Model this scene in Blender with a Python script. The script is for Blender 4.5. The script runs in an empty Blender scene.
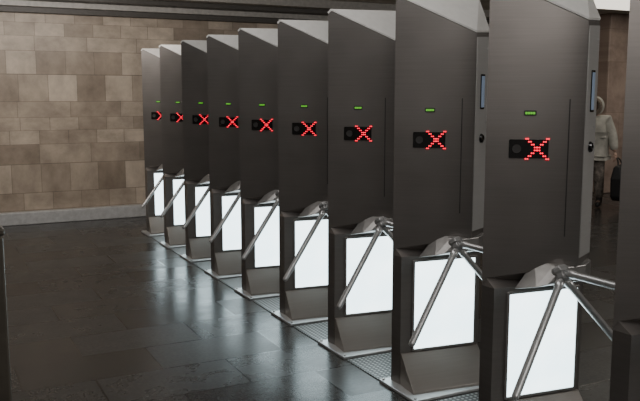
import bpy, bmesh, math, random
from mathutils import Vector, Matrix
random.seed(7)
C = bpy.context.scene.collection
R = math.radians

# ------------------------------------------------------------------ materials
def newmat(name):
    m = bpy.data.materials.new(name); m.use_nodes = True
    nt = m.node_tree; b = nt.nodes['Principled BSDF']
    return m, nt, b
def N(nt, t, **kw):
    n = nt.nodes.new(t)
    for k, v in kw.items(): setattr(n, k, v)
    return n
def ramp(nt, stops):
    r = N(nt, 'ShaderNodeValToRGB')
    e = r.color_ramp.elements
    while len(e) < len(stops): e.new(0.5)
    for i, (p, c) in enumerate(stops):
        e[i].position = p; e[i].color = (c[0], c[1], c[2], 1)
    return r
def plain(name, col, rough=.5, metal=0.0, emit=None, es=0, noise=0.12, scale=20):
    m, nt, b = newmat(name)
    tc = N(nt, 'ShaderNodeTexCoord'); nz = N(nt, 'ShaderNodeTexNoise')
    nz.inputs['Scale'].default_value = scale
    nt.links.new(tc.outputs['Object'], nz.inputs['Vector'])
    a = [max(0, c*(1-noise)) for c in col]; d = [min(1, c*(1+noise)) for c in col]
    r = ramp(nt, [(0.3, a), (0.7, d)])
    nt.links.new(nz.outputs['Fac'], r.inputs['Fac']); nt.links.new(r.outputs['Color'], b.inputs['Base Color'])
    b.inputs['Roughness'].default_value = rough; b.inputs['Metallic'].default_value = metal
    if emit:
        b.inputs['Emission Color'].default_value = (*emit, 1); b.inputs['Emission Strength'].default_value = es
    return m
def brushed(name, lo, hi, rough=.38, metal=.75):
    m, nt, b = newmat(name)
    tc = N(nt, 'ShaderNodeTexCoord'); mp = N(nt, 'ShaderNodeMapping')
    mp.inputs['Scale'].default_value = (3, 3, 170)
    nz = N(nt, 'ShaderNodeTexNoise'); nz.inputs['Scale'].default_value = 1.0; nz.inputs['Detail'].default_value = 3
    n2 = N(nt, 'ShaderNodeTexNoise'); n2.inputs['Scale'].default_value = 2.2; n2.inputs['Detail'].default_value = 2
    nt.links.new(tc.outputs['Object'], mp.inputs['Vector']); nt.links.new(mp.outputs['Vector'], nz.inputs['Vector'])
    nt.links.new(tc.outputs['Object'], n2.inputs['Vector'])
    mx = N(nt, 'ShaderNodeMath', operation='MULTIPLY_ADD')
    nt.links.new(nz.outputs['Fac'], mx.inputs[0]); mx.inputs[1].default_value = .25
    h = N(nt, 'ShaderNodeMath', operation='MULTIPLY'); nt.links.new(n2.outputs['Fac'], h.inputs[0]); h.inputs[1].default_value = .75
    nt.links.new(h.outputs[0], mx.inputs[2])
    r = ramp(nt, [(.3, lo), (.7, hi)])
    nt.links.new(mx.outputs[0], r.inputs['Fac']); nt.links.new(r.outputs['Color'], b.inputs['Base Color'])
    b.inputs['Roughness'].default_value = rough; b.inputs['Metallic'].default_value = metal
    return m

M = {}
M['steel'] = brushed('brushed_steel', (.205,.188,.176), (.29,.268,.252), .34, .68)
M['steel_side_lit'] = brushed('brushed_steel_painted_sheen', (.50,.49,.475), (.62,.61,.59), .40, .35)  # same steel made paler: reflection of the brighter hall put into the colour
M['steel_top_lit'] = plain('steel_painted_top_light', (.88,.86,.82), .5, .05, noise=.04)  # ceiling light caught by the sloping tops is painted in as pale colour
M['steel_base'] = brushed('brushed_steel_base', (.50,.51,.51), (.64,.65,.65), .35, .5)
M['kick'] = brushed('kick_steel', (.26,.23,.205), (.35,.315,.285), .32, .55)
M['frame'] = plain('frame_steel', (.30,.285,.27), .35, .55)
M['bracket'] = plain('bracket_steel', (.34,.325,.31), .36, .5)
M['chrome'] = plain('satin_tube', (.60,.60,.595), .30, .6, noise=.05)
M['hub'] = plain('hub_metal', (.46,.455,.45), .34, .5, noise=.08)
M['black'] = plain('black_glass', (.012,.0115,.011), .2, 0)
M['dark'] = plain('dark_gasket', (.045,.042,.04), .5, 0)
M['red'] = plain('red_led', (.6,.01,.02), .4, 0, (1,.008,.04), 2.8, noise=.02)
M['green'] = plain('green_led', (.12,.4,.05), .4, 0, (.20,.9,.05), .45, noise=.02)
M['bluescreen'] = plain('bluish_screen', (.3,.38,.5), .3, 0, (.35,.45,.62), .15, noise=.1)

def panel_mat():
    m, nt, b = newmat('backlit_diffuser')
    tc = N(nt, 'ShaderNodeTexCoord')
    w = N(nt, 'ShaderNodeTexNoise'); w.inputs['Scale'].default_value = 5
    nt.links.new(tc.outputs['Object'], w.inputs['Vector'])
    r = ramp(nt, [(.3, (.64,.85,.92)), (.7, (.82,.965,1.0))])
    nt.links.new(w.outputs['Fac'], r.inputs['Fac'])
    nt.links.new(r.outputs['Color'], b.inputs['Emission Color'])
    b.inputs['Emission Strength'].default_value = 4.6
    b.inputs['Base Color'].default_value = (.8,.85,.87,1); b.inputs['Roughness'].default_value = .4
    return m
M['panel'] = panel_mat()

def floor_mat():
    m, nt, b = newmat('polished_granite_floor')
    tc = N(nt, 'ShaderNodeTexCoord'); mp = N(nt, 'ShaderNodeMapping')
    nt.links.new(tc.outputs['Object'], mp.inputs['Vector'])
    br = N(nt, 'ShaderNodeTexBrick'); br.offset = 0.5; br.squash = 1
    br.inputs['Scale'].default_value = 1; br.inputs['Brick Width'].default_value = .8; br.inputs['Row Height'].default_value = .45
    br.inputs['Mortar Size'].default_value = .006; br.inputs['Mortar Smooth'].default_value = .2
    br.inputs['Color1'].default_value = (.036,.035,.033,1); br.inputs['Color2'].default_value = (.070,.068,.065,1)
    br.inputs['Mortar'].default_value = (.012,.0115,.011,1)
    nt.links.new(mp.outputs['Vector'], br.inputs['Vector'])
    nz = N(nt, 'ShaderNodeTexNoise'); nz.inputs['Scale'].default_value = 45; nz.inputs['Detail'].default_value = 6
    nt.links.new(tc.outputs['Object'], nz.inputs['Vector'])
    r = ramp(nt, [(.35, (.75,.75,.75)), (.7, (1.3,1.29,1.27))])
    nt.links.new(nz.outputs['Fac'], r.inputs['Fac'])
    mx = N(nt, 'ShaderNodeMixRGB', blend_type='MULTIPLY'); mx.inputs['Fac'].default_value = 1
    nt.links.new(br.outputs['Color'], mx.inputs[1]); nt.links.new(r.outputs['Color'], mx.inputs[2])
    nt.links.new(mx.outputs[0], b.inputs['Base Color'])
    bw = N(nt, 'ShaderNodeRGBToBW'); nt.links.new(br.outputs['Color'], bw.inputs[0])
    mr = N(nt, 'ShaderNodeMapRange'); nt.links.new(bw.outputs[0], mr.inputs['Value'])
    mr.inputs['From Min'].default_value = .034; mr.inputs['From Max'].default_value = .070
    mr.inputs['To Min'].default_value = .17; mr.inputs['To Max'].default_value = .32
    n3 = N(nt, 'ShaderNodeTexNoise'); n3.inputs['Scale'].default_value = 6; n3.inputs['Detail'].default_value = 5
    nt.links.new(tc.outputs['Object'], n3.inputs['Vector'])
    m3 = N(nt, 'ShaderNodeMapRange'); nt.links.new(n3.outputs['Fac'], m3.inputs['Value'])
    m3.inputs['From Min'].default_value = .35; m3.inputs['From Max'].default_value = .65
    m3.inputs['To Min'].default_value = 0; m3.inputs['To Max'].default_value = .05
    ad = N(nt, 'ShaderNodeMath', operation='ADD'); nt.links.new(mr.outputs[0], ad.inputs[0]); nt.links.new(m3.outputs[0], ad.inputs[1])
    nt.links.new(ad.outputs[0], b.inputs['Roughness'])
    b.inputs['Specular IOR Level'].default_value = .26
    n4 = N(nt, 'ShaderNodeTexNoise'); n4.inputs['Scale'].default_value = 8; n4.inputs['Detail'].default_value = 3
    nt.links.new(tc.outputs['Object'], n4.inputs['Vector'])
    bp = N(nt, 'ShaderNodeBump'); bp.inputs['Strength'].default_value = .07; bp.inputs['Distance'].default_value = .01
    nt.links.new(n4.outputs['Fac'], bp.inputs['Height'])
    nt.links.new(bp.outputs['Normal'], b.inputs['Normal'])
    return m
M['floor'] = floor_mat()

def stone_mat(name, c1, c2, mort, bw, rh, axis='XZ'):
    m, nt, b = newmat(name)
    tc = N(nt, 'ShaderNodeTexCoord'); sp = N(nt, 'ShaderNodeSeparateXYZ'); cb = N(nt, 'ShaderNodeCombineXYZ')
    nt.links.new(tc.outputs['Object'], sp.inputs[0])
    nt.links.new(sp.outputs['X' if axis[0] == 'X' else 'Y'], cb.inputs[0])
    s1 = N(nt, 'ShaderNodeMath', operation='MULTIPLY'); s1.inputs[1].default_value = 5.1; nt.links.new(sp.outputs['Z'], s1.inputs[0])
    s2 = N(nt, 'ShaderNodeMath', operation='SINE'); nt.links.new(s1.outputs[0], s2.inputs[0])
    s3 = N(nt, 'ShaderNodeMath', operation='MULTIPLY_ADD'); s3.inputs[1].default_value = .085
    nt.links.new(s2.outputs[0], s3.inputs[0]); nt.links.new(sp.outputs['Z'], s3.inputs[2])
    nt.links.new(s3.outputs[0], cb.inputs[1])
    br = N(nt, 'ShaderNodeTexBrick'); br.offset = .37; br.offset_frequency = 2; br.squash = 1.8; br.squash_frequency = 3
    br.inputs['Scale'].default_value = 1; br.inputs['Brick Width'].default_value = bw; br.inputs['Row Height'].default_value = rh
    br.inputs['Mortar Size'].default_value = .003; br.inputs['Bias'].default_value = .05
    br.inputs['Color1'].default_value = (*c1, 1); br.inputs['Color2'].default_value = (*c2, 1); br.inputs['Mortar'].default_value = (*mort, 1)
    nt.links.new(cb.outputs[0], br.inputs['Vector'])
    nz = N(nt, 'ShaderNodeTexNoise'); nz.inputs['Scale'].default_value = 3.2; nz.inputs['Detail'].default_value = 8; nz.inputs['Roughness'].default_value = .65
    nt.links.new(cb.outputs[0], nz.inputs['Vector'])
    r = ramp(nt, [(.3, (.64,.62,.60)), (.7, (1.26,1.25,1.23))])
    nt.links.new(nz.outputs['Fac'], r.inputs['Fac'])
    mx = N(nt, 'ShaderNodeMixRGB', blend_type='MULTIPLY'); mx.inputs['Fac'].default_value = 1
    nt.links.new(br.outputs['Color'], mx.inputs[1]); nt.links.new(r.outputs['Color'], mx.inputs[2])
    nt.links.new(mx.outputs[0], b.inputs['Base Color'])
    b.inputs['Roughness'].default_value = .42
    bp = N(nt, 'ShaderNodeBump'); bp.inputs['Strength'].default_value = .2; bp.inputs['Distance'].default_value = .01
    nt.links.new(nz.outputs['Fac'], bp.inputs['Height']); nt.links.new(bp.outputs['Normal'], b.inputs['Normal'])
    return m
M['wall'] = stone_mat('limestone_cladding', (.29,.232,.178), (.56,.475,.385), (.22,.18,.14), .36, .235)
M['wall_side'] = stone_mat('limestone_side', (.32,.265,.21), (.48,.41,.33), (.18,.14,.11), .5, .29, 'YZ')
M['baseb'] = plain('grey_base_stone', (.50,.50,.495), .4)
M['ceil'] = plain('ceiling_paint', (.66,.63,.58), .7, scale=3)
M['cornice'] = plain('dark_cornice', (.085,.078,.07), .5)
M['cornice_l'] = plain('grey_cornice_strip', (.46,.44,.41), .45)
M['lamp'] = plain('lamp_diffuser', (.8,.78,.7), .5, 0, (1,.93,.80), 1.7, noise=.02)
M['column'] = stone_mat('pink_column_stone', (.38,.29,.25), (.46,.36,.31), (.26,.20,.16), .8, .7)
M['post'] = plain('dark_bronze_post', (.11,.097,.078), .4, .3)

def tread_mat():
    m, nt, b = newmat('dotted_tread_steel')
    tc = N(nt, 'ShaderNodeTexCoord'); mp = N(nt, 'ShaderNodeMapping'); mp.inputs['Scale'].default_value = (34, 34, 34)
    nt.links.new(tc.outputs['Object'], mp.inputs['Vector'])
    v = N(nt, 'ShaderNodeTexVoronoi'); v.inputs['Scale'].default_value = 1; v.inputs['Randomness'].default_value = 0
    nt.links.new(mp.outputs['Vector'], v.inputs['Vector'])
    r = ramp(nt, [(.26, (.42,.42,.41)), (.40, (.06,.058,.055))])
    nt.links.new(v.outputs['Distance'], r.inputs['Fac']); nt.links.new(r.outputs['Color'], b.inputs['Base Color'])
    b.inputs['Metallic'].default_value = .3; b.inputs['Roughness'].default_value = .42
    bp = N(nt, 'ShaderNodeBump'); bp.invert = True; bp.inputs['Strength'].default_value = .6; bp.inputs['Distance'].default_value = .004
    nt.links.new(v.outputs['Distance'], bp.inputs['Height']); nt.links.new(bp.outputs['Normal'], b.inputs['Normal'])
    return m
M['tread'] = tread_mat()

# ------------------------------------------------------------------ mesh helpers
def obj(name, bm, mat, parent=None, bevel=0, smooth=False, seg=2):
    me = bpy.data.meshes.new(name); bmesh.ops.recalc_face_normals(bm, faces=bm.faces[:]); bm.to_mesh(me); bm.free()
    me.materials.append(mat)
    if smooth:
        for p in me.polygons: p.use_smooth = True
    o = bpy.data.objects.new(name, me); C.objects.link(o)
    if parent: o.parent = parent
    if bevel:
        md = o.modifiers.new('bevel', 'BEVEL'); md.width = bevel; md.segments = seg; md.limit_method = 'ANGLE'; md.angle_limit = R(30)
    return o
def add_box(bm, x0, x1, y0, y1, z0, z1):
    v = [bm.verts.new((x, y, z)) for z in (z0, z1) for x, y in ((x0,y0),(x1,y0),(x1,y1),(x0,y1))]
    for f in ((0,3,2,1),(4,5,6,7),(0,1,5,4),(1,2,6,5),(2,3,7,6),(3,0,4,7)): bm.faces.new([v[i] for i in f])
def add_loft(bm, sections):
    rings = [[bm.verts.new(p) for p in s] for s in sections]
    n = len(rings[0])
    for a, b_ in zip(rings, rings[1:]):
        for i in range(n): bm.faces.new((a[i], a[(i+1)%n], b_[(i+1)%n], b_[i]))
    bm.faces.new(rings[0][::-1]); bm.faces.new(rings[-1])
def add_tube(bm, p, q, r0, r1=None, n=16):
    p, q = Vector(p), Vector(q); r1 = r0 if r1 is None else r1
    d = (q-p).normalized(); a = d.orthogonal().normalized(); b_ = d.cross(a)
    add_loft(bm, [[c + (a*math.cos(t)+b_*math.sin(t))*r for t in [2*math.pi*i/n for i in range(n)]] for c, r in ((p, r0), (q, r1))])
def add_lathe(bm, p, d, prof, n=24):
    p, d = Vector(p), Vector(d).normalized(); a = d.orthogonal().normalized(); b_ = d.cross(a)
    add_loft(bm, [[p + d*h + (a*math.cos(t)+b_*math.sin(t))*r for t in [2*math.pi*i/n for i in range(n)]] for h, r in prof])
def frame_slab(bm, F, s0, s1, z0, z1, o0, o1, rad=0, n=5):
    pts = []
    if rad:
        for cx, cz, a0 in ((s1-rad, z1-rad, 0), (s0+rad, z1-rad, 90), (s0+rad, z0+rad, 180), (s1-rad, z0+rad, 270)):
            for i in range(n+1):
                t = R(a0 + 90*i/n); pts.append((cx+rad*math.cos(t), cz+rad*math.sin(t)))
    else: pts = [(s1,z1),(s0,z1),(s0,z0),(s1,z0)]
    add_loft(bm, [[F(s, z, o) for s, z in pts] for o in (o0, o1)])
def frame_ring(bm, F, s0, s1, z0, z1, w, o0, o1, rad=.03, n=5):
    def pts(e):
        r = max(rad-e, .004); out = []
        for cx, cz, a0 in ((s1-e-r, z1-e-r, 0), (s0+e+r, z1-e-r, 90), (s0+e+r, z0+e+r, 180), (s1-e-r, z0+e+r, 270)):
            for i in range(n+1):
                t = R(a0 + 90*i/n); out.append((cx+r*math.cos(t), cz+r*math.sin(t)))
        return out
    loops = [(0, o0), (0, o1), (w, o1), (w, o0)]
    rings = [[bm.verts.new(F(s, z, o)) for s, z in pts(e)] for e, o in loops]
    k = len(rings[0])
    for j in range(4):
        a, b_ = rings[j], rings[(j+1) % 4]
        for i in range(k): bm.faces.new((a[i], a[(i+1)%k], b_[(i+1)%k], b_[i]))
def thing(name, label, cat, loc=(0,0,0), rz=0, group=None):
    o = bpy.data.objects.new(name, None); C.objects.link(o); o.empty_display_size = .1
    o.location = loc; o.rotation_euler = (0,0,rz); tag(o, label, cat, group); return o
def tag(o, label, cat, group=None):
    o['label'] = label; o['category'] = cat
    if group: o['group'] = group
    return o
def struct(name, bm, mat, **kw):
    o = obj(name, bm, mat, **kw); o['kind'] = 'structure'; return o

# ------------------------------------------------------------------ setting
X0, S, Y0 = 2.468, .795, 2.74
WY = 10.6
def sbox(name, b, mat, **kw):
    bm = bmesh.new(); add_box(bm, *b); return struct(name, bm, mat, **kw)
sbox('floor', (-5, 14, -4, WY+.3, -.12, 0), M['floor'])
sbox('wall_back', (-5, 14, WY, WY+.3, 0, 3.2), M['wall'])
sbox('wall_right', (14, 14.3, -4, WY+.3, 0, 3.2), M['wall_side'])
sbox('wall_left', (-5.3, -5, -4, WY+.3, 0, 3.2), M['wall_side'])
sbox('ceiling', (-5, 14, -4, WY, 2.97, 3.1), M['ceil'])
sbox('baseboard_back', (-5, 14, WY-.12, WY, 0, .16), M['baseb'], bevel=.01)
sbox('trim_1', (-5, 14, WY-.10, WY, 2.66, 2.73), M['cornice'], bevel=.006)
sbox('trim_2', (-5, 14, WY-.16, WY, 2.73, 2.80), M['cornice_l'], bevel=.006)
sbox('trim_3', (-5, 14, WY-.35, WY, 2.80, 2.86), M['cornice'], bevel=.006)
sbox('trim_4', (-5, 14, WY-.55, WY, 2.86, 2.97), M['cornice_l'], bevel=.006)

# ------------------------------------------------------------------ turnstile
L = (-.155,.145); RR = (.19,-.115); SS = (.345,-.03); B1 = (.35,.08); B2 = (-.02,.165)
MM = (L[0]+.04*(RR[0]-L[0]), L[1]+.04*(RR[1]-L[1]))
u = Vector((RR[0]-L[0], RR[1]-L[1], 0)).normalized(); nrm = Vector((u.y, -u.x, 0))
fo = Vector((0, L[1] + (0-L[0])*(RR[1]-L[1])/(RR[0]-L[0]), 0))
def F1(s, z, o): p = fo + u*s + nrm*o; return Vector((p.x, p.y, z))
u2 = Vector((SS[0]-RR[0], SS[1]-RR[1], 0)).normalized(); n2 = Vector((u2.y, -u2.x, 0))
ro = Vector((RR[0], RR[1], 0))
def F2(s, z, o): p = ro + u2*s + n2*o; return Vector((p.x, p.y, z))
# the lower front is turned a little towards the head's direction
LA = Vector((-.150, .060)); LB = Vector((.352, .005)); u3 = (LB-LA).normalized(); n3_ = Vector((u3.y, -u3.x))
def F3(s, z, o):
    p = LA + u3*(s+.150) + n3_*o; return Vector((p.x, p.y, z))

def make_turnstile():
    t = thing('turnstile', '', 'turnstile')
    mid = LA + u3*.34
    low = [L, tuple(LA), tuple(mid), tuple(LB), B1, B2]
    up = [L, MM, RR, SS, B1, B2]
    topz = [2.15, 2.17, 1.975, 1.985, 2.175, 2.175]
    foldz = [.775, .79, .865, .865, .79, .775]
    sec = lambda pl, z: [(p[0], p[1], z) for p in pl]
    bm = bmesh.new()
    secs = [sec(low, .018), sec(low, .755), [(p[0], p[1], z) for p, z in zip(up, foldz)], [(p[0], p[1], z) for p, z in zip(up, topz)]]
    rings = [[bm.verts.new(p) for p in s_] for s_ in secs]
    for a, b_ in zip(rings, rings[1:]):
        for i in range(6): bm.faces.new((a[i], a[(i+1)%6], b_[(i+1)%6], b_[i]))
    bm.faces.new(rings[0][::-1])
    tr = rings[-1]
    for f in ((0,1,5), (1,2,4), (1,4,5), (2,3,4)): bm.faces.new([tr[i] for i in f])
    obj('body', bm, M['steel'], t)
    bm = bmesh.new(); w2 = (Vector(SS)-Vector(RR)).length
    pts = [(.008, .90), (w2-.004, .90), (w2-.004, 1.965), (.008, 1.955)]
    add_loft(bm, [[F2(s, z, o) for s, z in pts] for o in (-.001, .004)])
    sp = obj('edge_panel', bm, M['steel_side_lit'], t, bevel=.0015)
    for z in (1.05, 1.5, 1.9):
        bm = bmesh.new(); add_lathe(bm, F2(w2-.03, z, .004), n2, [(0, .006), (.002, .006), (.003, .003)], 12); obj('screw', bm, M['chrome'], sp)
    bm = bmesh.new()
    lo = [bm.verts.new((p[0], p[1], z+.004)) for p, z in zip(up, topz)]
    cxy = Vector((.12, .03))
    hi = [bm.verts.new((cxy.x+(p[0]-cxy.x)*1.015, cxy.y+(p[1]-cxy.y)*1.015, z+.014)) for p, z in zip(up, topz)]
    for i in range(6): bm.faces.new((lo[i], lo[(i+1)%6], hi[(i+1)%6], hi[i]))
    for f in ((0,1,5), (1,2,4), (1,4,5), (2,3,4)):
        bm.faces.new([hi[i] for i in f]); bm.faces.new([lo[i] for i in f[::-1]])
    obj('top_cover', bm, M['steel_top_lit'], t)
    # indicator
    bm = bmesh.new(); frame_slab(bm, F1, -.090, .086, 1.360, 1.446, -.002, .005, .006)
    db = obj('display_window', bm, M['black'], t)
    bm = bmesh.new(); cx, cz, h = .036, 1.403, .046
    nd = 8
    for i in range(nd):
        a = -h + 2*h*i/(nd-1)
        for dx in (-.0044, .0044):
            for sg in (1, -1):
                p = F1(cx+a+dx, cz+a*sg, .005)
                add_lathe(bm, p, nrm, [(0, .0040), (.0015, .0040), (.002, .002)], 8)
    obj('cross_indicator', bm, M['red'], db)
    bm = bmesh.new(); add_lathe(bm, F1(-.055, 1.403, .005), nrm, [(0, .020), (.002, .020), (.002, .016), (.0005, .015)], 24)
    obj('sensor_ring', bm, M['dark'], db)
    bm = bmesh.new(); frame_slab(bm, F1, -.028, .028, 1.554, 1.578, -.002, .004, .005)
    lh = obj('lamp_housing', bm, M['dark'], t)
    bm = bmesh.new()
    for i in range(4): frame_slab(bm, F1, -.022+.0112*i, -.022+.0112*i+.0102, 1.5605, 1.5715, .003, .006, .002, 2)
    obj('status_light', bm, M['green'], lh)
    bm = bmesh.new(); frame_slab(bm, F1, .170, .175, 1.00, 1.63, -.002, .0025, .002, 4)
    obj('slot', bm, M['dark'], t)
    bm = bmesh.new(); frame_slab(bm, F2, .065, .115, 1.57, 1.76, .003, .008, .006); rd = obj('reader', bm, M['black'], t)
    bm = bmesh.new(); frame_slab(bm, F2, .070, .110, 1.58, 1.75, .007, .0095, .004); obj('reader_screen', bm, M['bluescreen'], rd)
    bm = bmesh.new(); add_lathe(bm, F2(.09, 1.41, .003), n2, [(0, .026), (.010, .024), (.014, .018), (.010, .013)], 24); obj('card_reader', bm, M['black'], t)
    # light panel
    bm = bmesh.new(); frame_ring(bm, F3, -.082, .332, .205, .735, .014, -.002, .010, .012); fr = obj('panel_frame', bm, M['frame'], t, bevel=.002)
    bm = bmesh.new(); frame_slab(bm, F3, -.0675, .3175, .2195, .7205, .002, .007, .003); obj('light_panel', bm, M['panel'], t)
    # hub housing: small angular bracket under the head
    bm = bmesh.new()
    add_loft(bm, [[(x, .03, z) for x, z in [(-.06,.750), (.345,.750), (.345,.885), (.06,.875)]],
                  [(x, -.07, z) for x, z in [(-.02,.775), (.32,.775), (.32,.870), (.09,.868)]],
                  [(x, -.105, z) for x, z in [(.02,.79), (.25,.79), (.25,.862), (.11,.860)]]])
    obj('hub_housing', bm, M['bracket'], t, bevel=.004)
    # tripod
    c = Vector((.098, -.115, .825)); ax = Vector((0, -.62, -.78)).normalized()
    bm = bmesh.new()
    add_lathe(bm, c - ax*.045, ax, [(0, .036), (.012, .042), (.028, .042), (.032, .034), (.056, .034), (.068, .026), (.074, .012)], 8)
    hb = obj('tripod_hub', bm, M['hub'], t, smooth=False, bevel=.003)
    for d, ln, p0 in (((.03,-1,0), .51, (.01,0,.016)), ((.38,-.20,-.50), .62, (0,0,0)), ((-.44,-.18,-.50), .64, (0,0,0))):
        d = Vector(d).normalized(); bm = bmesh.new()
        add_lathe(bm, c + Vector(p0) + d*.012, d, [(0, .0205), (.050, .0205), (.056, .0172), (ln-.035, .0172), (ln-.024, .014), (ln-.02, .006)], 18)
        o = obj('arm', bm, M['chrome'], hb)
        for p in o.data.polygons: p.use_smooth = len(p.vertices) == 4
    # kick plate + base
    bm = bmesh.new()
    def ring(s): return [F3(s, z, o) for o, z in ((-.02,.200), (.010,.200), (.165,.030), (.165,.016), (-.02,.016))]
    add_loft(bm, [ring(-.148), ring(.350)])
    obj('kick_plate', bm, M['kick'], t, bevel=.003)
    bm = bmesh.new(); add_box(bm, -.21, .40, -.18, .19, 0, .018); bp = obj('base_plate', bm, M['steel_base'], t, bevel=.004)
    for x, y in ((-.19,-.16),(.38,-.165),(-.19,.17),(.38,.17)):
        bm = bmesh.new(); add_lathe(bm, (x, y, .018), (0,0,1), [(0, .009), (.006, .009), (.008, .005)], 6); obj('bolt', bm, M['chrome'], bp)
    return t
def copy_tree(o, parent=None):
    c = o.copy(); C.objects.link(c); c.parent = parent
    for ch in list(o.children): copy_tree(ch, c)
    return c
ordn = ['first', 'second', 'third', 'fourth', 'fifth', 'sixth', 'seventh', 'eighth', 'ninth', 'tenth']
proto = make_turnstile()
for i, k in enumerate(range(8, -2, -1)):
    o = proto if i == 0 else copy_tree(proto)
    o.location = (X0, Y0 + S*k, 0)
    if i == 0: lb = 'brushed steel tripod turnstile farthest from the camera, nearest the stone wall'
    elif i == 8: lb = 'large near steel tripod turnstile with the biggest red cross, ninth from the stone wall'
    elif i == 9: lb = 'steel turnstile cut off by the right edge of the photo, nearest the camera'
    else: lb = f'brushed steel tripod turnstile with red cross, {ordn[i]} in the row from the stone wall'
    tag(o, lb, 'turnstile', 'row of steel tripod turnstiles')
bm = bmesh.new(); add_box(bm, -.20, .40, -.19, .19, 0, .006); tp0 = obj('tread_plate', bm, M['tread'])
for i, k in enumerate(range(8, -1, -1)):
    o = tp0 if i == 0 else tp0.copy()
    if i: C.objects.link(o)
    o.location = (X0, Y0 + S*k - S/2 + .005, 0)
    tag(o, f'dotted steel tread plate on the floor between {ordn[i]} and {ordn[i+1]} turnstiles from the stone wall', 'floor plate', 'tread plates between the turnstiles')

# ------------------------------------------------------------------ column, ceiling light, post at the left edge
bm = bmesh.new(); add_box(bm, 10.1, 10.6, 9.5, 10.0, 0, 2.97); struct('wall_column', bm, M['column'], bevel=.02)
def lamp(x, y, w, d, label):
    t = thing('ceiling_light', label, 'ceiling light', (x, y, 2.97), 0, 'ceiling lights')
    bm = bmesh.new(); add_box(bm, -w, w, -d, d, -.06, 0); obj('housing', bm, M['cornice_l'], t, bevel=.004)
    bm = bmesh.new(); add_box(bm, -w+.04, w-.04, -d+.04, d-.04, -.068, -.055); obj('diffuser', bm, M['lamp'], t)
lamp(9.4, 8.1, 1.3, .6, 'cream ceiling light above the person, seen past the nearest turnstiles')
ps = thing('barrier_post', 'dark metal barrier post cut off by the left edge of the photo', 'post', (.168, 2.70, 0))
bm = bmesh.new(); add_box(bm, -.035, .035, -.035, .035, .012, 1.20); obj('post', bm, M['post'], ps, bevel=.008)
bm = bmesh.new(); add_box(bm, -.04, .04, -.04, .04, 1.20, 1.225); obj('cap', bm, M['post'], ps, bevel=.008)
bm = bmesh.new(); add_box(bm, -.07, .07, -.07, .07, 0, .012); obj('base', bm, M['steel_base'], ps, bevel=.003)

# ------------------------------------------------------------------ person
def skinobj(name, pts, edges, mat, parent, sub=2):
    me = bpy.data.meshes.new(name); me.from_pydata([p[:3] for p in pts], edges, [])
    o = bpy.data.objects.new(name, me); C.objects.link(o)
    sk = o.modifiers.new('skin', 'SKIN'); sk.use_smooth_shade = True
    for i, p in enumerate(pts):
        r = p[3]; ry = p[4] if len(p) > 4 else r
        me.skin_vertices[0].data[i].radius = (r, ry)
    me.skin_vertices[0].data[0].use_root = True
    sb = o.modifiers.new('sub', 'SUBSURF'); sb.levels = sub; sb.render_levels = sub
    dg = bpy.context.evaluated_depsgraph_get(); dg.update()
    m2 = bpy.data.meshes.new_from_object(o.evaluated_get(dg)); m2.name = name
    o.modifiers.clear(); o.data = m2; m2.materials.clear(); m2.materials.append(mat)
    for p in m2.polygons: p.use_smooth = True
    o.parent = parent; return o
MC = {'skin': plain('skin', (.40,.27,.21), .5), 'coat': plain('pale_coat', (.40,.39,.345), .8, noise=.28, scale=9),
      'trs': plain('grey_trousers', (.22,.19,.165), .8, noise=.6, scale=18), 'fur': plain('fur_trim', (.17,.14,.11), .9, noise=.4, scale=60),
      'shoe': plain('dark_boots', (.03,.028,.027), .5), 'hair': plain('brown_hair', (.07,.045,.03), .6), 'bag': plain('black_bag', (.012,.012,.013), .45),
      'eye': plain('eye_dark', (.02,.015,.012), .2), 'lip': plain('lips', (.40,.16,.14), .5)}
ARM = {-1: [(-.17,.01,1.34), (-.225,.03,1.08), (-.12,-.20,1.08)], 1: [(.17,.01,1.34), (.26,.03,1.08), (.315,-.02,.86)]}
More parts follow.
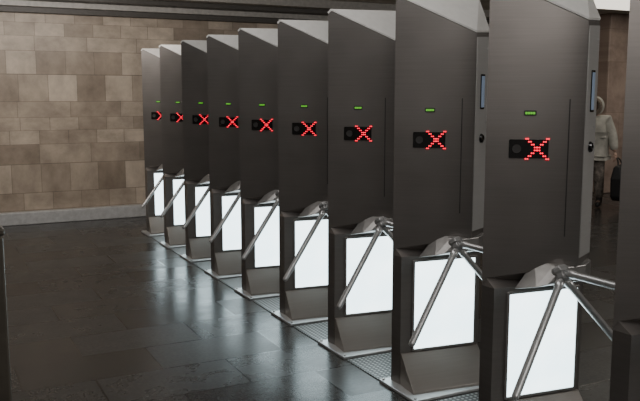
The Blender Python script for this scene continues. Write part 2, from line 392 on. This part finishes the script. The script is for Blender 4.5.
def person(loc, rz):
    t = thing('person', 'person in a pale hooded coat and grey trousers beyond the nearest turnstiles', 'person', loc, rz)
    P = [(0,0,.90,.12,.09), (0,.0,1.05,.105,.08), (0,.0,1.25,.13,.09), (0,.01,1.37,.07,.06), (0,0,1.43,.048), (0,-.02,1.50,.07,.08), (0,-.025,1.575,.075,.088), (0,-.02,1.63,.05,.06)]
    E = [(0,1),(1,2),(2,3),(3,4),(4,5),(5,6),(6,7)]
    for sx in (-1, 1):
        b_ = len(P); st = .06*sx
        P += [(sx*.09,0,.83,.08), (sx*.095,-.01+st*.5,.48,.055), (sx*.10,.02+st,.10,.036), (sx*.105,-.10+st,.035,.03)]
        E += [(0,b_),(b_,b_+1),(b_+1,b_+2),(b_+2,b_+3)]
        a = len(P)
        P += [(*ARM[sx][0], .05), (*ARM[sx][1], .04), (*ARM[sx][2], .028)]
        E += [(3,a),(a,a+1),(a+1,a+2)]
    nb = len(P); P += [(0,-.123,1.53,.012)]; E += [(5,nb)]
    skinobj('body', P, E, MC['skin'], t)
    P = [(0,0,.95,.225,.20), (0,0,1.08,.21,.19), (0,0,1.25,.22,.19), (0,.01,1.37,.15,.135), (0,.01,1.42,.10,.10), (0,0,.80,.23,.21), (0,0,.72,.23,.21)]
    E = [(0,1),(1,2),(2,3),(3,4),(0,5),(5,6)]
    for sx in (-1, 1):
        a = len(P); w = Vector(ARM[sx][2])*.92 + Vector(ARM[sx][1])*.08
        P += [(*ARM[sx][0], .095), (*ARM[sx][1], .085), (*w, .056)]
        E += [(3,a),(a,a+1),(a+1,a+2)]
    skinobj('coat', P, E, MC['coat'], t)
    P = [(0,0,.86,.14,.11)]; E = []
    for sx in (-1, 1):
        st = .06*sx; a = len(P)
        P += [(sx*.09,0,.76,.10), (sx*.095,-.01+st*.5,.48,.085), (sx*.10,.02+st,.13,.066)]
        E += [(0,a),(a,a+1),(a+1,a+2)]
        skinobj('boot', [(sx*.10,.03+st,.07,.05), (sx*.102,-.03+st,.052,.045), (sx*.105,-.12+st,.042,.04), (sx*.10,.02+st,.17,.052)], [(0,1),(1,2),(0,3)], MC['shoe'], t)
    skinobj('trousers', P, E, MC['trs'], t)
    bm = bmesh.new()
    bmesh.ops.create_uvsphere(bm, u_segments=24, v_segments=16, radius=1)
    for v in bm.verts: v.co = Vector((v.co.x*.13, v.co.y*.145+.01, v.co.z*.15+1.545))
    bmesh.ops.delete(bm, geom=[v for v in bm.verts if v.co.y < -.075 and v.co.z < 1.65], context='VERTS')
    hd = obj('hood', bm, MC['coat'], t, smooth=True); sm = hd.modifiers.new('s', 'SOLIDIFY'); sm.thickness = .012
    bm = bmesh.new(); n, m_ = 28, 8; rings = []
    for i in range(n):
        a = 2*math.pi*i/n; c = Vector((math.cos(a)*.100, -.09, 1.540+math.sin(a)*.112)); d = Vector((math.cos(a), 0, math.sin(a)))
        rings.append([bm.verts.new(c + (d*math.cos(q)+Vector((0,1,0))*math.sin(q))*(.030+.007*random.random())) for q in [2*math.pi*j/m_ for j in range(m_)]])
    for i in range(n):
        a, b_ = rings[i], rings[(i+1)%n]
        for j in range(m_): bm.faces.new((a[j], a[(j+1)%m_], b_[(j+1)%m_], b_[j]))
    obj('fur_trim', bm, MC['fur'], hd, smooth=True)
    bm = bmesh.new(); bmesh.ops.create_uvsphere(bm, u_segments=16, v_segments=10, radius=1)
    for v in bm.verts: v.co = Vector((v.co.x*.085, v.co.y*.085-.02, v.co.z*.06+1.62))
    obj('hair', bm, MC['hair'], t, smooth=True)
    for sx in (-1, 1):
        bm = bmesh.new(); bmesh.ops.create_uvsphere(bm, u_segments=10, v_segments=8, radius=.010)
        for v in bm.verts: v.co += Vector((sx*.030, -.103, 1.555))
        obj('eye', bm, MC['eye'], t, smooth=True)
    bm = bmesh.new(); bmesh.ops.create_uvsphere(bm, u_segments=12, v_segments=8, radius=1)
    for v in bm.verts: v.co = Vector((v.co.x*.022, v.co.y*.008-.097, v.co.z*.007+1.497))
    obj('mouth', bm, MC['lip'], t, smooth=True)
    for sx in (-1, 1):
        w = Vector(ARM[sx][2]); f = (w-Vector(ARM[sx][1])).normalized()
        s = Vector((1,0,0)) if sx == -1 else Vector((0,1,0)); s = (s - f*s.dot(f)).normalized(); q = f.cross(s)
        if sx == -1: q = -q if q.z > 0 else q
        if sx == 1: q = -q if q.x > 0 else q
        P = [(*w, .026,.018), (*(w+f*.05), .034,.016), (*(w+f*.08), .034,.014)]; E = [(0,1),(1,2)]
        for k, ln in ((-.026,.06), (-.009,.07), (.009,.065), (.025,.05)):
            a = len(P); b0 = w + f*.09 + s*k
            P += [(*b0, .009), (*(b0+f*ln*.5+q*.012), .008), (*(b0+f*ln*.7+q*.04), .0075)]
            E += [(2,a),(a,a+1),(a+1,a+2)]
        a = len(P); P += [(*(w+f*.05-s*.04+q*.01), .010), (*(w+f*.085-s*.055+q*.02), .009)]
        E += [(1,a),(a,a+1)]
        skinobj('hand', P, E, MC['skin'], t, 1)
    return t
pc = Vector((8.72, 8.42, 0)); PR = R(-60)
pr_ = person(pc, PR); pr_.scale = (1, 1, .96)
off = Matrix.Rotation(PR, 3, 'Z') @ Vector((.40, -.02, 0))
bg = thing('bag', 'large black bag held low beside the person in the pale coat', 'bag', pc+off, PR)
bm = bmesh.new()
add_loft(bm, [[(sx_*w_, sy_*d_, z) for sx_, sy_ in ((-1,-1),(1,-1),(1,1),(-1,1))] for z, w_, d_ in ((.14,.055,.18),(.20,.075,.22),(.46,.08,.23),(.62,.05,.20),(.65,.02,.18))])
obj('bag_body', bm, MC['bag'], bg, bevel=.02, seg=3)
bm = bmesh.new()
pp = [Vector(p) for p in ((0,-.12,.64),(-.02,-.08,.71),(-.04,-.03,.74),(-.04,.03,.74),(-.02,.08,.71),(0,.12,.64))]
for a, b_ in zip(pp, pp[1:]): add_tube(bm, a, b_, .010, n=8)
obj('handle', bm, MC['bag'], bg)

# ------------------------------------------------------------------ lights
def area(name, loc, rot, sx, sy, e, col=(1,.93,.84)):
    l = bpy.data.lights.new(name, 'AREA'); l.shape = 'RECTANGLE'; l.size = sx; l.size_y = sy; l.energy = e; l.color = col
    o = bpy.data.objects.new(name, l); C.objects.link(o); o.location = loc; o.rotation_euler = rot; return o
area('wall_fill_left', (.7, 8.0, 2.72), (R(72),0,0), 3.0, .3, 46, (1,.94,.88))  # unseen fill added to brighten the wall top and cornice, no fixture modelled
area('ceiling_lamp_row', (1.6, 3.8, 2.93), (0,R(-6),0), .5, 7, 48, (1,.98,.96))
area('face_fill_near', (1.0, -1.5, 2.85), (R(50),0,R(-20)), 3, 1.0, 48, (1,.95,.91))  # added fill behind the camera, lifts the turnstile front faces
area('ceiling_lamp_right', (8.5, 5.5, 2.9), (R(15),0,0), 3, 2, 65, (1,.93,.86))
area('strip_fill_right', (6.5, -.5, 2.85), (R(50),0,R(40)), 2, 1.0, 85, (1,.96,.92))  # added fill with no fixture, brightens the right edge strips
w = bpy.data.worlds.new('world'); bpy.context.scene.world = w; w.use_nodes = True
w.node_tree.nodes['Background'].inputs[0].default_value = (.105,.099,.092,1); w.node_tree.nodes['Background'].inputs[1].default_value = 1

# ------------------------------------------------------------------ camera
cd = bpy.data.cameras.new('camera'); cd.sensor_width = 36; cd.lens = 781/640*36; cd.clip_start = .05
co = bpy.data.objects.new('camera', cd); C.objects.link(co)
co.location = (0, 0, 1.65); co.rotation_euler = (R(90-7.73), 0, R(-26.74))
bpy.context.scene.camera = co
